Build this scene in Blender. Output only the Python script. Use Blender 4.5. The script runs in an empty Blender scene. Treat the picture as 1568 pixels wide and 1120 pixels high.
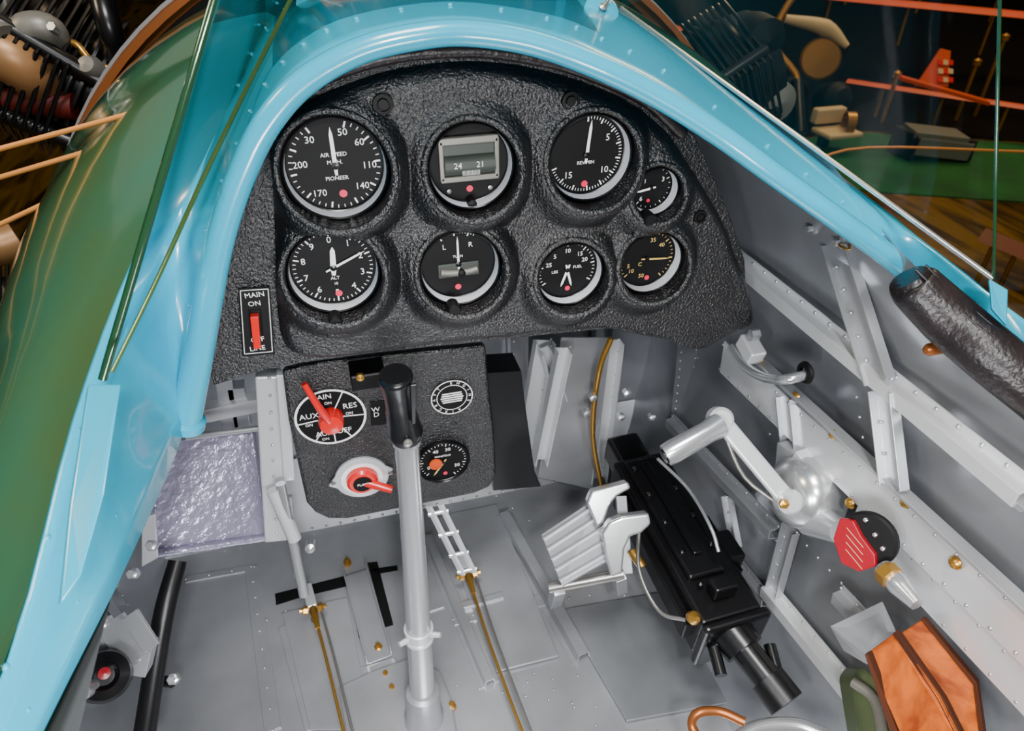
import bpy, bmesh, math, random
from mathutils import Vector, Matrix
random.seed(4)
V=Vector
# ---------------------------------------------------------------- survey frame (eye at origin)
F=1100.0; TH=math.radians(15); PH=math.radians(36)
R=V((math.cos(TH),-math.sin(TH),0)); U=V((math.sin(TH)*math.sin(PH),math.cos(TH)*math.sin(PH),math.cos(PH)))
FW=V((math.sin(TH)*math.cos(PH),math.cos(TH)*math.cos(PH),-math.sin(PH)))
def rd(px,py): return R*((px-825)/F)+U*((589.5-py)/F)+FW
def oY(px,py,Y): d=rd(px,py); return d*(Y/d.y)
def oX(px,py,X): d=rd(px,py); return d*(X/d.x)
def oZ(px,py,Z): d=rd(px,py); return d*(Z/d.z)
def oT(px,py,t): return rd(px,py)*t
col=bpy.context.scene.collection
# ---------------------------------------------------------------- materials
def lin(h):
    h=h.lstrip('#'); o=[]
    for i in (0,2,4):
        c=int(h[i:i+2],16)/255; o.append(c/12.92 if c<=.04045 else ((c+.055)/1.055)**2.4)
    return (*o,1)
def mat(name,c,rough=.5,metal=0,bs=0,bst=0,bd=.001,coat=0,vs=0,va=0,c2=None,emit=0,kind='noise',spec=.5):
    m=bpy.data.materials.new(name); m.use_nodes=True; n=m.node_tree.nodes; l=m.node_tree.links
    p=n['Principled BSDF']; c=lin(c) if isinstance(c,str) else c
    p.inputs['Base Color'].default_value=c; p.inputs['Roughness'].default_value=rough; p.inputs['Metallic'].default_value=metal
    p.inputs['Coat Weight'].default_value=coat; p.inputs['Coat Roughness'].default_value=.06; p.inputs['Specular IOR Level'].default_value=spec
    tc=n.new('ShaderNodeTexCoord')
    if vs:
        t=n.new('ShaderNodeTexNoise'); t.inputs['Scale'].default_value=vs; t.inputs['Detail'].default_value=5
        r=n.new('ShaderNodeValToRGB'); r.color_ramp.elements[0].position=.35; r.color_ramp.elements[1].position=.65
        k=lin(c2) if c2 else tuple(x*(1-va) for x in c[:3])+(1,)
        r.color_ramp.elements[0].color=k; r.color_ramp.elements[1].color=c
        l.new(tc.outputs['Object'],t.inputs['Vector']); l.new(t.outputs['Fac'],r.inputs['Fac']); l.new(r.outputs['Color'],p.inputs['Base Color'])
    if bs:
        if kind=='noise':
            t=n.new('ShaderNodeTexNoise'); t.inputs['Detail'].default_value=3; o='Fac'
        else:
            t=n.new('ShaderNodeTexVoronoi'); o='Distance'
        t.inputs['Scale'].default_value=bs; b=n.new('ShaderNodeBump'); b.inputs['Strength'].default_value=bst; b.inputs['Distance'].default_value=bd
        l.new(tc.outputs['Object'],t.inputs['Vector']); l.new(t.outputs[o],b.inputs['Height']); l.new(b.outputs['Normal'],p.inputs['Normal'])
    if emit:
        p.inputs['Emission Color'].default_value=c; p.inputs['Emission Strength'].default_value=emit
    return m
def wood(name,a,b,scale,rough=.35,dist=1.2,coat=.3,spec=.5):
    m=mat(name,a,rough,coat=coat,spec=spec); n=m.node_tree.nodes; l=m.node_tree.links
    tc=n.new('ShaderNodeTexCoord'); mp=n.new('ShaderNodeMapping'); mp.inputs['Scale'].default_value=scale
    t=n.new('ShaderNodeTexNoise'); t.inputs['Scale'].default_value=1; t.inputs['Detail'].default_value=6; t.inputs['Distortion'].default_value=dist
    r=n.new('ShaderNodeValToRGB'); r.color_ramp.elements[0].color=lin(a); r.color_ramp.elements[1].color=lin(b)
    r.color_ramp.elements[0].position=.35; r.color_ramp.elements[1].position=.62
    l.new(tc.outputs['Object'],mp.inputs['Vector']); l.new(mp.outputs['Vector'],t.inputs['Vector']); l.new(t.outputs['Fac'],r.inputs['Fac']); l.new(r.outputs['Color'],n['Principled BSDF'].inputs['Base Color'])
    return m
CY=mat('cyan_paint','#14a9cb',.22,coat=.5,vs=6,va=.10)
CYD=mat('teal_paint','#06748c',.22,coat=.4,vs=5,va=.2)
OLV=mat('olive_teal_gloss_paint','#22705f',.14,coat=1,vs=3.0,c2='#4a6238',bs=5,bst=.35,bd=.012)
BLK=mat('crinkle_black','#08080a',.27,bs=430,bst=1,bd=.0022,spec=.9)
BLS=mat('satin_black','#0a0a0c',.28)
BLM=mat('matte_black','#060607',.6,spec=.3)
GUN=mat('gunmetal_black','#0b0b0d',.36,metal=.2,bs=60,bst=.15)
LEA=mat('dark_leather','#231a1b',.36,bs=260,bst=.5,bd=.0015,vs=30,c2='#151012')
WHT=mat('dial_white','#f2f2ee',.5,emit=.15)
RNG=mat('bezel_white','#e6e9ee',.4)
YEL=mat('dial_yellow','#d8b866',.5)
RED=mat('signal_red','#dc1410',.3,coat=.4)
PNK=mat('red_dot','#e01c48',.5,emit=.2)
DRED=mat('placard_red','#96061c',.35)
ORG=mat('orange_paint','#cc4808',.5)
FACE=mat('dial_face_black','#060607',.6,spec=.25)
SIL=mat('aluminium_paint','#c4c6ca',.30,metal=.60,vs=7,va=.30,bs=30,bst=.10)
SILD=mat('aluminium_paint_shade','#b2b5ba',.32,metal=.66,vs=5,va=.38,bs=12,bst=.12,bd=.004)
SILB=mat('polished_aluminium','#d6d8da',.22,metal=.80)
WSI=mat('white_aluminium','#dcdee0',.28,metal=.42)
HAM=mat('hammered_silver','#b0abc4',.28,metal=.5,bs=95,bst=.8,bd=.0035)
STE=mat('steel','#a09d98',.3,metal=.8)
BRS=mat('brass','#bf9040',.3,metal=.8)
BRZ=mat('bronze_pipe','#9a5a2c',.35,metal=.6)
TAN=mat('tan_exhaust','#a87c50',.4,metal=.3,vs=12,va=.3)
GRY=mat('grey_casting','#807e76',.45,metal=.4)
CARD=mat('compass_card_grey','#3a403a',.5)
CRM=mat('warm_wire','#e89a50',.35,metal=.2)
OLG=mat('olive_green_box','#4a5638',.5)
PAP=mat('aluminium_sheet_bright','#b8bcc2',.35,metal=.5)
WOD=wood('varnished_plywood','#7a3008','#b85a18',(30,30,160),dist=.5,coat=0,rough=.6,spec=.15)
WOE=mat('plywood_edge','#3e1a06',.7,spec=.2)
GRN=mat('green_carpet','#045a18',.9,vs=3,va=.4)
WFL=wood('museum_wood_floor','#241a0a','#7a5c1a',(6,.8,1),.15)
DRK=mat('dark_hall','#140c08',.9)
GLD=mat('gold_metal','#a0742a',.35,metal=.6)
OLB=mat('olive_edge_seal','#4e6a34',.25,metal=.3,coat=.5)
WARMW=mat('warm_white','#cdb48a',.5)
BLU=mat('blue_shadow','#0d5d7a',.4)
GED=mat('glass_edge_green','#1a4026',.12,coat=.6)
def glass(name,tint):
    m=bpy.data.materials.new(name); m.use_nodes=True; n=m.node_tree.nodes; l=m.node_tree.links; n.clear()
    o=n.new('ShaderNodeOutputMaterial'); a=n.new('ShaderNodeBsdfTransparent'); a.inputs[0].default_value=tint
    g=n.new('ShaderNodeBsdfGlossy'); g.inputs['Roughness'].default_value=.02
    x=n.new('ShaderNodeMixShader'); f=n.new('ShaderNodeFresnel'); f.inputs[0].default_value=1.18
    l.new(f.outputs[0],x.inputs[0]); l.new(a.outputs[0],x.inputs[1]); l.new(g.outputs[0],x.inputs[2]); l.new(x.outputs[0],o.inputs[0]); return m
GLS=glass('windshield_glass',(.93,.97,.90,1))
# ---------------------------------------------------------------- geometry helpers
def E(name):
    o=bpy.data.objects.new(name,None); o.empty_display_size=.05; col.objects.link(o); return o
def mk(name,vs,fs,m,par=None,smooth=False,bevel=0,solid=0,sub=0,mats=None,fm=None):
    me=bpy.data.meshes.new(name); me.from_pydata([tuple(v) for v in vs],[],fs)
    bm=bmesh.new(); bm.from_mesh(me); 
    if not solid and sub==0: bmesh.ops.recalc_face_normals(bm,faces=bm.faces)
    bm.to_mesh(me); bm.free()
    for q in (mats or [m]): me.materials.append(q)
    if fm:
        for p,i in zip(me.polygons,fm): p.material_index=i
    if smooth:
        for p in me.polygons: p.use_smooth=True
    o=bpy.data.objects.new(name,me); col.objects.link(o)
    if par: o.parent=par
    if solid:
        s=o.modifiers.new('s','SOLIDIFY'); s.thickness=solid; s.offset=0
    if bevel:
        b=o.modifiers.new('b','BEVEL'); b.width=bevel; b.segments=3; b.limit_method='ANGLE'; b.angle_limit=.6
    if sub:
        s=o.modifiers.new('u','SUBSURF'); s.levels=sub; s.render_levels=sub
    return o
def catmull(P,n):
    if n<=1 or len(P)<3: return P
    out=[]; Q=[P[0]*2-P[1]]+list(P)+[P[-1]*2-P[-2]]
    for i in range(1,len(Q)-2):
        a,b,c,d=Q[i-1],Q[i],Q[i+1],Q[i+2]
        for k in range(n):
            t=k/n; out.append(.5*((2*b)+(c-a)*t+(2*a-5*b+4*c-d)*t*t+(3*b-a-3*c+d)*t**3))
    out.append(P[-1]); return out
def tube_geo(P,r,seg=12):
    P=[V(p) for p in P]; n=len(P); rr=r if isinstance(r,(list,tuple)) else [r]*n
    vs=[];fs=[]; T=(P[1]-P[0]).normalized(); N=T.orthogonal().normalized()
    for i in range(n):
        T2=(P[min(i+1,n-1)]-P[max(i-1,0)]).normalized(); N=(N-T2*N.dot(T2)).normalized(); B=T2.cross(N)
        for k in range(seg):
            a=2*math.pi*k/seg; vs.append(P[i]+(N*math.cos(a)+B*math.sin(a))*rr[i])
    for i in range(n-1):
        for k in range(seg):
            a=i*seg+k; b=i*seg+(k+1)%seg; fs.append((a,b,b+seg,a+seg))
    fs.append(tuple(range(seg))[::-1]); fs.append(tuple(range((n-1)*seg,n*seg))); return vs,fs
def tube(name,P,r,m,par=None,seg=12,cm=1,bevel=0):
    P=[V(p) for p in P]; n0=len(P)
    if cm>1 and n0>2:
        if isinstance(r,(list,tuple)):
            rr=[]
            for i in range(n0-1):
                for k in range(cm): rr.append(r[i]+(r[i+1]-r[i])*k/cm)
            rr.append(r[-1]); r=rr
        P=catmull(P,cm)
    vs,fs=tube_geo(P,r,seg); o=mk(name,vs,fs,m,par,smooth=True)
    e=o.modifiers.new('e','EDGE_SPLIT'); e.split_angle=.9
    return o
def lathe(name,c,ax,prof,m,par=None,seg=32):
    c=V(c); ax=V(ax).normalized(); N=ax.orthogonal().normalized(); B=ax.cross(N); vs=[];fs=[]
    for r,h in prof:
        for k in range(seg):
            a=2*math.pi*k/seg; vs.append(c+ax*h+(N*math.cos(a)+B*math.sin(a))*max(r,1e-5))
    for i in range(len(prof)-1):
        for k in range(seg):
            a=i*seg+k; b=i*seg+(k+1)%seg; fs.append((a,b,b+seg,a+seg))
    o=mk(name,vs,fs,m,par,smooth=True); e=o.modifiers.new('e','EDGE_SPLIT'); e.split_angle=.6; return o
def beam(name,p1,p2,w,h,up,m,par=None,bevel=.0008):
    p1=V(p1);p2=V(p2); d=(p2-p1).normalized(); s=d.cross(V(up)).normalized(); u=s.cross(d)
    vs=[p+s*a*w/2+u*b*h/2 for p in (p1,p2) for a,b in ((-1,-1),(1,-1),(1,1),(-1,1))]
    return mk(name,vs,[(0,1,2,3),(7,6,5,4),(0,4,5,1),(1,5,6,2),(2,6,7,3),(3,7,4,0)],m,par,bevel=bevel)
def extr(name,p1,p2,prof,up,m,par=None,bevel=.0006,close=True):
    p1=V(p1);p2=V(p2); d=(p2-p1).normalized(); s=d.cross(V(up)).normalized(); u=s.cross(d); n=len(prof)
    vs=[p+s*a+u*b for p in (p1,p2) for a,b in prof]
    fs=[(i,(i+1)%n,(i+1)%n+n,i+n) for i in range(n)]+[tuple(range(n))[::-1],tuple(range(n,2*n))]
    return mk(name,vs,fs,m,par,bevel=bevel)
def hat(name,p1,p2,w,h,up,m,par=None):
    a=w/2;b=w/4;t=.0015
    return extr(name,p1,p2,[(-a,0),(-b,0),(-b*.7,h),(b*.7,h),(b,0),(a,0),(a,t),(b+t,t),(b*.7+t,h+t),(-b*.7-t,h+t),(-b-t,t),(-a,t)],up,m,par,bevel=.0004)
def chan(name,p1,p2,w,h,up,m,par=None):
    a=w/2;t=.0018
    return extr(name,p1,p2,[(-a,0),(a,0),(a,h),(a-t,h),(a-t,t),(-a+t,t),(-a+t,h),(-a,h)],up,m,par,bevel=.0004)
def prism(name,P,n,th,m,par=None,bevel=.001):
    P=[V(p) for p in P]; n=V(n).normalized(); k=len(P)
    vs=P+[p+n*th for p in P]
    return mk(name,vs,[tuple(range(k))[::-1],tuple(range(k,2*k))]+[(i,(i+1)%k,(i+1)%k+k,i+k) for i in range(k)],m,par,bevel=bevel)
def box(name,c,s,m,par=None,rz=0,bevel=.002):
    c=V(c); M=Matrix.Rotation(rz,3,'Z')
    vs=[c+M@V((x*s[0]/2,y*s[1]/2,z*s[2]/2)) for z in (-1,1) for x,y in ((-1,-1),(1,-1),(1,1),(-1,1))]
    return mk(name,vs,[(3,2,1,0),(4,5,6,7),(0,1,5,4),(1,2,6,5),(2,3,7,6),(3,0,4,7)],m,par,bevel=bevel)
def loft(name,rows,m,par=None,solid=0,smooth=True,mats=None,fmf=None,sub=0):
    n=len(rows[0]); vs=[p for r in rows for p in r]; fs=[];fm=[]
    for i in range(len(rows)-1):
        for k in range(n-1):
            fs.append((i*n+k,i*n+k+1,(i+1)*n+k+1,(i+1)*n+k)); fm.append(fmf(i,k) if fmf else 0)
    return mk(name,vs,fs,m,par,smooth=smooth,solid=solid,mats=mats,fm=fm if fmf else None,sub=sub)
class Rv:
    def __init__(s): s.v=[];s.f=[]
    def dot(s,p,n,r):
        n=V(n).normalized(); a=n.orthogonal().normalized(); b=n.cross(a); o=len(s.v)
        for rr,h in ((1,0),(.72,.55)):
            for k in range(8):
                t=k*math.pi/4; s.v.append(V(p)+(a*math.cos(t)+b*math.sin(t))*r*rr+n*r*h)
        s.v.append(V(p)+n*r*.75)
        for k in range(8):
            j=(k+1)%8; s.f.append((o+k,o+j,o+8+j,o+8+k)); s.f.append((o+8+k,o+8+j,o+16))
    def line(s,p1,p2,n,r,step):
        p1=V(p1);p2=V(p2);k=max(1,int((p2-p1).length/step))
        for i in range(k+1): s.dot(p1.lerp(p2,i/k),n,r)
    def done(s,name,m,par): 
        if s.v: mk(name,s.v,s.f,m,par,smooth=True)
FX,FZ,FN=V((1,0,0)),V((0,0,1)),V((0,-1,0))
def text(s,c,size,m,par,u=FX,v=FZ,n=FN,align='CENTER',rot=0,ext=.0001):
    cu=bpy.data.curves.new('text_'+s.strip(),'FONT'); cu.body=s; cu.size=size; cu.align_x=align; cu.align_y='CENTER'; cu.extrude=ext; cu.space_line=.8; cu.resolution_u=2
    cu.materials.append(m); o=bpy.data.objects.new('lettering',cu); col.objects.link(o)
    M=Matrix((u,v,n)).transposed()@Matrix.Rotation(rot,3,'Z'); o.matrix_world=Matrix.Translation(c)@M.to_4x4(); o.parent=par; return o
# ---------------------------------------------------------------- instruments
YP=.547
def gauge(name,c,Rr,nums=(),ticks=(40,0,360),hands=(),labels=(),dot=None,ns=.15,numcol=WHT,depth=.012,ring=RNG,rn=.74,sub=5):
    e=E(name); c=V(c); u,v,n=FX,FZ,FN
    L=lambda a,b,h=0:c+u*a+v*b+n*h
    lathe('dial_face',c,n,[(0,0),(Rr,0),(Rr,-.004),(0,-.004)],FACE,e,40)
    lathe('bezel_wall',c,n,[(Rr*1.0,.001),(Rr*1.02,depth)],ring,e,48)
    lathe('bezel_lip',c,n,[(Rr*1.02,depth),(Rr*1.05,depth+.001),(Rr*1.09,depth-.001),(Rr*1.09,-.002)],BLS,e,48)
    lathe('inner_rim',c,n,[(Rr*.975,.0002),(Rr*.975,.0015),(Rr*1.0,.002)],BLS,e,40)
    nt,a0,a1=ticks
    if nt:
        vs=[];fs=[]
        for i in range(nt+1):
            a=math.radians(a0+(a1-a0)*i/nt); big=(i%sub==0); ra=Rr*(.80 if big else .86); r1=Rr*.93; w=Rr*(.018 if big else .009)
            d=(math.sin(a),math.cos(a)); q=(math.cos(a),-math.sin(a)); o=len(vs)
            for rr,s in ((ra,-1),(ra,1),(r1,1),(r1,-1)): vs.append(L(d[0]*rr+q[0]*w*s,d[1]*rr+q[1]*w*s,.0006))
            fs.append((o,o+1,o+2,o+3))
        mk('tick_marks',vs,fs,numcol,e)
    for s,a in nums:
        a=math.radians(a); rn_=Rr*rn-Rr*.1
        text(s,L(math.sin(a)*rn_,math.cos(a)*rn_,.0006),Rr*ns*1.35,numcol,e)
    for s,x,y,z in labels: text(s,L(x*Rr,y*Rr,.0006),z*Rr,numcol,e)
    for a,ln,w,mm in hands:
        a=math.radians(a); d=u*math.sin(a)+v*math.cos(a); q=u*math.cos(a)-v*math.sin(a)
        P=[c+n*.0022-d*Rr*.2+q*w*Rr*.6,c+n*.0022+q*w*Rr,c+n*.0022+d*Rr*ln*.8+q*w*Rr*.8,c+n*.0022+d*Rr*ln,c+n*.0022+d*Rr*ln*.8-q*w*Rr*.8,c+n*.0022-q*w*Rr,c+n*.0022-d*Rr*.2-q*w*Rr*.6]
        prism('pointer',P,n,.0006,mm,e,bevel=0)
    if hands: lathe('pointer_hub',c,n,[(Rr*.08,0),(Rr*.08,.003),(0,.0035)],BLS,e,16)
    if dot: lathe('red_dot',L(dot[0]*Rr,dot[1]*Rr),n,[(Rr*.085,.0004),(Rr*.085,.001),(0,.001)],PNK,e,16)
    return e
YF=YP+.008
D=[(540,266,.0385),(755,262,.034),(944,249,.0355),(1048,302,.0210),(537,430,.0365),(738,424,.0345),(913,434,.0305),(1041,416,.0305)]
C_=[oY(x,y,YF) for x,y,_ in D]
gauge('airspeed_indicator',C_[0],D[0][2],[('50',20),('60',52),('110',95),('140',135),('170',215),('200',275),('30',322)],(36,20,330),[(0,.8,.045,WHT)],[('AIR SPEED',0,.22,.12),('M.P.H.',0,.06,.12),('PIONEER',0,-.28,.12)],(.08,-.62),rn=.80,sub=4)
e=gauge('directional_gyro',C_[1],D[1][2],[],(0,0,0),[],[],(0,-.66))
c=C_[1]
for x,z,w,h in ((0,.020,.050,.006),(0,-.012,.050,.005),(-.0235,.004,.004,.034),(.0235,.004,.004,.034)): box('window_frame',c+V((x,-.003,z)),(w,.005,h),GRY,e,bevel=.001)
box('window_pane_back',c+V((0,-.001,.012)),(.044,.001,.012),CARD,e,bevel=0)
tube('compass_card',[c+V((-.0215,-.001,-.001)),c+V((.0215,-.001,-.001))],.0085,CARD,e,16)
for s,x in (('24',-.011),('21',.008)): text(s,c+V((x,-.0100,.001)),.007,WHT,e)
text('|||||||||||||',c+V((0,-.0100,-.005)),.0045,WHT,e)
for s in (-1,1): lathe('screw',c+V((s*.018,-.001,-.023)),FN,[(.002,0),(.002,.001),(0,.0015)],STE,e,10)
lathe('caging_knob',c+V((0,-.001,-.033)),FN,[(.004,0),(.004,.01),(0,.011)],BLM,e,12)
gauge('engine_speed_gauge',C_[2],D[2][2],[('5',55),('10',130),('15',222)],(50,0,250),[(5,.85,.04,WHT)],[('REV/MIN',0,-.2,.12)],(0,-.74),rn=.76,ns=.17)
gauge('vacuum_gauge',C_[3],D[3][2],[('3',60),('6',220)],(20,-90,220),[(-100,.7,.05,WHT)],[('1',-.3,.3,.25)],(-.05,-.6),ns=.22)
gauge('altimeter',C_[4],D[4][2],[(str(i),i*36) for i in range(10)],(50,0,360),[(5,.55,.07,WHT),(66,.85,.03,WHT)],[('ALT',.0,-.3,.12),('10',0,-.45,.1)],(.03,-.72),rn=.80,ns=.17)
e=gauge('turn_and_bank_indicator',C_[5],D[5][2],[],(12,-30,30),[(0,.8,.03,WHT)],[('L',-.35,.5,.2),('R',.35,.5,.2),('TURN',0,.2,.1)],(-.03,-.70))
c=C_[5]; box('level_window',c+V((0,-.001,-.006)),(.038,.003,.014),CARD,e,bevel=.001); tube('slip_tube',[c+V((.017*x,-.003,.002*x*x-.008)) for x in (-1,-.6,-.2,.2,.6,1)],.0034,GRY,e,12,3); lathe('slip_ball',c+V((.002,-.006,-.008)),FN,[(.0036,-.003),(.0036,.001),(.002,.002),(0,.0022)],BLM,e,14)
gauge('fuel_pressure_gauge',C_[6],D[6][2],[('5',-40),('10',0),('15',40),('20',65),('25',-70)],(30,-120,120),[(200,.6,.04,WHT),(165,.6,.04,WHT)],[('FUEL',.35,.05,.14),('LBS',-.4,-.05,.14)],(.05,-.68),ns=.15)
gauge('oil_temperature_gauge',C_[7],D[7][2],[('35',15),('40',50),('10',230),('50',-170),('5',-110)],(30,-130,140),[(95,.8,.03,YEL)],[('C',-.2,-.2,.2)],(.1,-.72),numcol=YEL)
# ---------------------------------------------------------------- instrument panel cover
ip=E('instrument_panel')
OUT=[(445,215),(480,182),(540,150),(620,122),(700,108),(770,104),(850,112),(930,132),(1000,160),(1050,190),(1090,228),(1130,290),(1160,340),(1182,385),(1195,425),(1212,465),(1221,510),(1216,530),(1180,548),(1145,567),(1115,566),(1060,546),(985,537),(900,545),(800,555),(700,565),(600,577),(520,586),(480,582),(456,560),(446,500),(443,400),(440,300),(440,240)]
O3=catmull([oY(x,y,YP) for x,y in OUT]+[oY(OUT[0][0],OUT[0][1],YP)],18)[:-1]
ctr=oY(800,350,YP)
dl=[(C_[i].x,C_[i].z,D[i][2]) for i in range(8)]
def amp(dx,dz,q): return .0135+.0105*((-dz*.9+dx*.35)/(q+1e-6))
def hgt(x,z,edge):
    h=0;inn=1e9
    for cx,cz,r in dl:
        dx=x-cx;dz=z-cz;q=math.hypot(dx,dz); k=(q-r*1.09)
        dn=(-dz/(q+1e-6)); A=amp(dx,dz,q)*min(1,.5+r*15)
        w=.019+.012*max(0,dn)
        if k<w: h=max(h,A*(.5+.5*math.cos(math.pi*min(1,max(0,(k-.005)/(w-.005))))))
        inn=min(inn,k)
    if inn<=0: h=-.012
    elif inn<.0015: h=-.012+(h+.012)*inn/.0015
    s=min(1,edge/.014); return h+(-.012)*(1-s)**2
nr=210; vs=[V((ctr.x,YP-hgt(ctr.x,ctr.z,1),ctr.z))];fs=[]; n=len(O3)
for i in range(1,nr+1):
    f=i/nr
    for p in O3:
        x=ctr.x+(p.x-ctr.x)*f; z=ctr.z+(p.z-ctr.z)*f; ed=(1-f)*math.hypot(p.x-ctr.x,p.z-ctr.z)
        vs.append(V((x,YP-hgt(x,z,ed),z)))
for p in O3: vs.append(V((p.x,YP+.03,p.z)))
for k in range(n): fs.append((0,1+k,1+(k+1)%n))
for i in range(nr):
    for k in range(n):
        a=1+i*n+k;b=1+i*n+(k+1)%n; fs.append((a,b,b+n,a+n))
mk('panel_cover',vs,fs,BLK,ip,smooth=True)
for i,(x,z,r) in enumerate(dl):
    P=[]
    for k in range(49):
        a=k*math.pi/24; q=r*1.09+.0032; P.append(V((x+math.cos(a)*q,YP-amp(math.cos(a),math.sin(a),1)*min(1,.5+r*15)+.0012,z+math.sin(a)*q)))
    tube('cup_lip_%d'%i,P,.0032,BLK,ip,12)
BP=[(452,590),(400,604),(345,622),(338,600),(350,520),(364,420),(384,330),(400,270),(430,205),(480,140),(540,105),(640,78),(760,72),(860,84),(940,104),(1040,150),(1120,220),(1170,330),(1200,420),(1205,520),(1130,560),(985,530),(800,548),(600,570)]
prism('back_plate',[oY(x,y,YP+.012) for x,y in BP],(0,1,0),.02,BLK,ip)
tube('edge_beading',[oY(x,y,YP-.004) for x,y in [(432,212),(478,150),(540,116),(640,88),(760,80),(860,92),(940,114),(1040,160),(1100,215)]],.006,LEA,ip,12,6)
for x,y,r in [(617,168,.0055),(920,163,.0055),(1128,350,.0045)]:
    lathe('panel_screw',oY(x,y,YP-.0015),FN,[(r*1.5,-.001),(r*1.4,.0012),(r,.0014),(r,-.0005),(r*.8,-.0005),(r*.7,.0015),(0,.0015)],BLM,ip,20)
for x,y in [(540,514),(730,495),(1043,350)]:
    p=oY(x,y,YP-.012); lathe('setting_knob',p,FN,[(.0058,-.006),(.0062,.006),(.005,.008),(0,.008)],BLM,ip,20)
    beam('knob_recess',p+V((0,.008,-.004)),p+V((0,.006,-.022)),.022,.012,(0,-1,0),BLK,ip,.005)
ms=E('master_switch'); yS=YP+.010
prism('plate',[oY(x,y,yS) for x,y in [(384,465),(435,462),(443,570),(391,574)]],FN,.0015,BLM,ms)
fr=[oY(x,y,yS-.002) for x,y in [(387,469),(432,466),(439,567),(394,571),(387,469)]]
for i in range(4): tube('border',[fr[i],fr[i+1]],.0004,WHT,ms,6)
for s,x,y in [('MAIN',410,476),('ON',410,490),('OFF',415,548),('LINE',415,562)]: text(s,oY(x,y,yS-.002),.0068,WHT,ms)
prism('slot',[oY(x,y,yS-.0016) for x,y in [(400,500),(421,499),(425,540),(404,541)]],FN,.0005,BLS,ms,bevel=0)
prism('red_lever',[oY(x,y,yS-.002) for x,y in [(403,505),(417,504),(421,556),(409,557)]],FN,.007,RED,ms)
# ---------------------------------------------------------------- lower sub-panel
sp=E('fuel_control_panel'); YL=.60
P0=[(455,600),(520,585),(640,572),(783,558),(790,640),(797,700),(800,765),(790,786),(765,797),(650,820),(560,838),(530,838),(508,828),(494,812),(480,750),(465,680)]
prism('plate',[oY(x,y,YL) for x,y in P0],(0,1,0),.012,BLK,sp,bevel=.004)
prism('rear_box',[oY(x,y,YL+.03) for x,y in [(785,602),(840,598),(846,650),(862,762),(872,785),(795,792)]],(0,1,0),.04,BLS,sp)
def ring3(name,c,ra,r1,m,par,h=.0012,a0=0,a1=360,n=48):
    vs=[];fs=[]
    for k in range(n+1):
        a=math.radians(a0+(a1-a0)*k/n)
        for r in (ra,r1): vs.append(c+FX*math.sin(a)*r+FZ*math.cos(a)*r+FN*h)
    for k in range(n): fs.append((2*k,2*k+1,2*k+3,2*k+2))
    return mk(name,vs,fs,m,par)
fs_=E('fuel_selector_valve'); c=oY(533,672,YL)
lathe('dial',c,FN,[(.038,0),(.038,.001),(0,.001)],FACE,fs_)
ring3('rim',c,.0355,.038,WHT,fs_,.0014)
for a in (28,95,150,180,215,265,330):
    q=math.radians(a); d=FX*math.sin(q)+FZ*math.cos(q); beam('sector_line',c+FN*.0015+d*.013,c+FN*.0015+d*.036,.0013,.0004,FN,WHT,fs_,0)
for s,x,y,z in [('MAIN',-.006,.029,.009),('RES',.022,.012,.010),('AUX',-.022,.006,.010),('AUX OFF',0,-.021,.0095),('ON',.02,.002,.005),('ON',-.024,-.006,.005),('ON',0,.02,.005),('ON',-.01,-.029,.005)]: text(s,c+FX*x+FZ*y+FN*.0017,z,WHT,fs_)
lathe('red_knob',c,FN,[(.0135,.001),(.0135,.012),(.012,.016),(.004,.018),(0,.018)],RED,fs_,28)
h=oY(490,615,YL-.012); tube('red_handle',[c+FN*.012,c.lerp(h,.5)+FN*.012,h+FN*.004],[.005,.004,.0032],RED,fs_,12,3)
pr=E('engine_primer'); c=oY(583,768,YL); 
lathe('flange_disc',c,FN,[(.031,0),(.031,.003),(.028,.004),(0,.004)],WSI,pr)
pl=[c+FX*(-.039)+FZ*(-.004)]+[c+FX*math.sin(t)*.029+FZ*math.cos(t)*.029 for t in [math.radians(a) for a in (-60,-30,0,30,60)]]+[c+FX*.037+FZ*.004]+[c+FX*math.sin(t)*.029+FZ*math.cos(t)*.029 for t in [math.radians(a) for a in (120,150,180,210,240)]]
prism('flange_plate',pl,FN,.0025,WSI,pr)
for s in (-1,1): lathe('flange_screw',c+FX*s*.033,FN,[(.003,.002),(.003,.004),(0,.005)],STE,pr,12)
ring3('white_ring',c,.019,.024,WHT,pr,.0045)
lathe('red_hub',c,FN,[(.018,.003),(.018,.010),(.015,.013),(0,.013)],RED,pr,28)
lathe('black_cap',c,FN,[(.011,.012),(.011,.0142),(0,.0145)],BLM,pr,20); text('PUMP',c+FN*.0147,.005,WHT,pr)
h=oY(632,790,YL-.02); tube('red_handle',[c+FN*.008,h],[.006,.0045],RED,pr,12)
gauge('manifold_pressure_gauge',oY(714,744,YL-.002),.030,[('40',-25),('30',20),('0',-110),('50',120)],(30,-130,150),[(215,.75,.04,YEL)],[('MANIFOLD',0,.3,.13)],(.05,-.65),depth=.003,ring=BLS,ns=.17)
lathe('orange_hub',oY(702,748,YL-.005),FN,[(.008,0),(.008,.002),(0,.003)],ORG,sp,16)
em=E('data_plate_emblem'); c=oY(728,640,YL)
lathe('disc',c,FN,[(.024,0),(.024,.001),(0,.001)],BLM,em); ring3('ring_outer',c,.0228,.024,WHT,em,.0014); ring3('ring_inner',c,.0168,.0176,WHT,em,.0014)
for i in range(5): beam('wing_bars',c+FN*.0014+FX*(-.013+.001*abs(i-2))+FZ*(.006-.003*i),c+FN*.0014+FX*(.013-.001*abs(i-2))+FZ*(.006-.003*i),.0016,.0003,FN,WHT,em,0)
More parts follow.
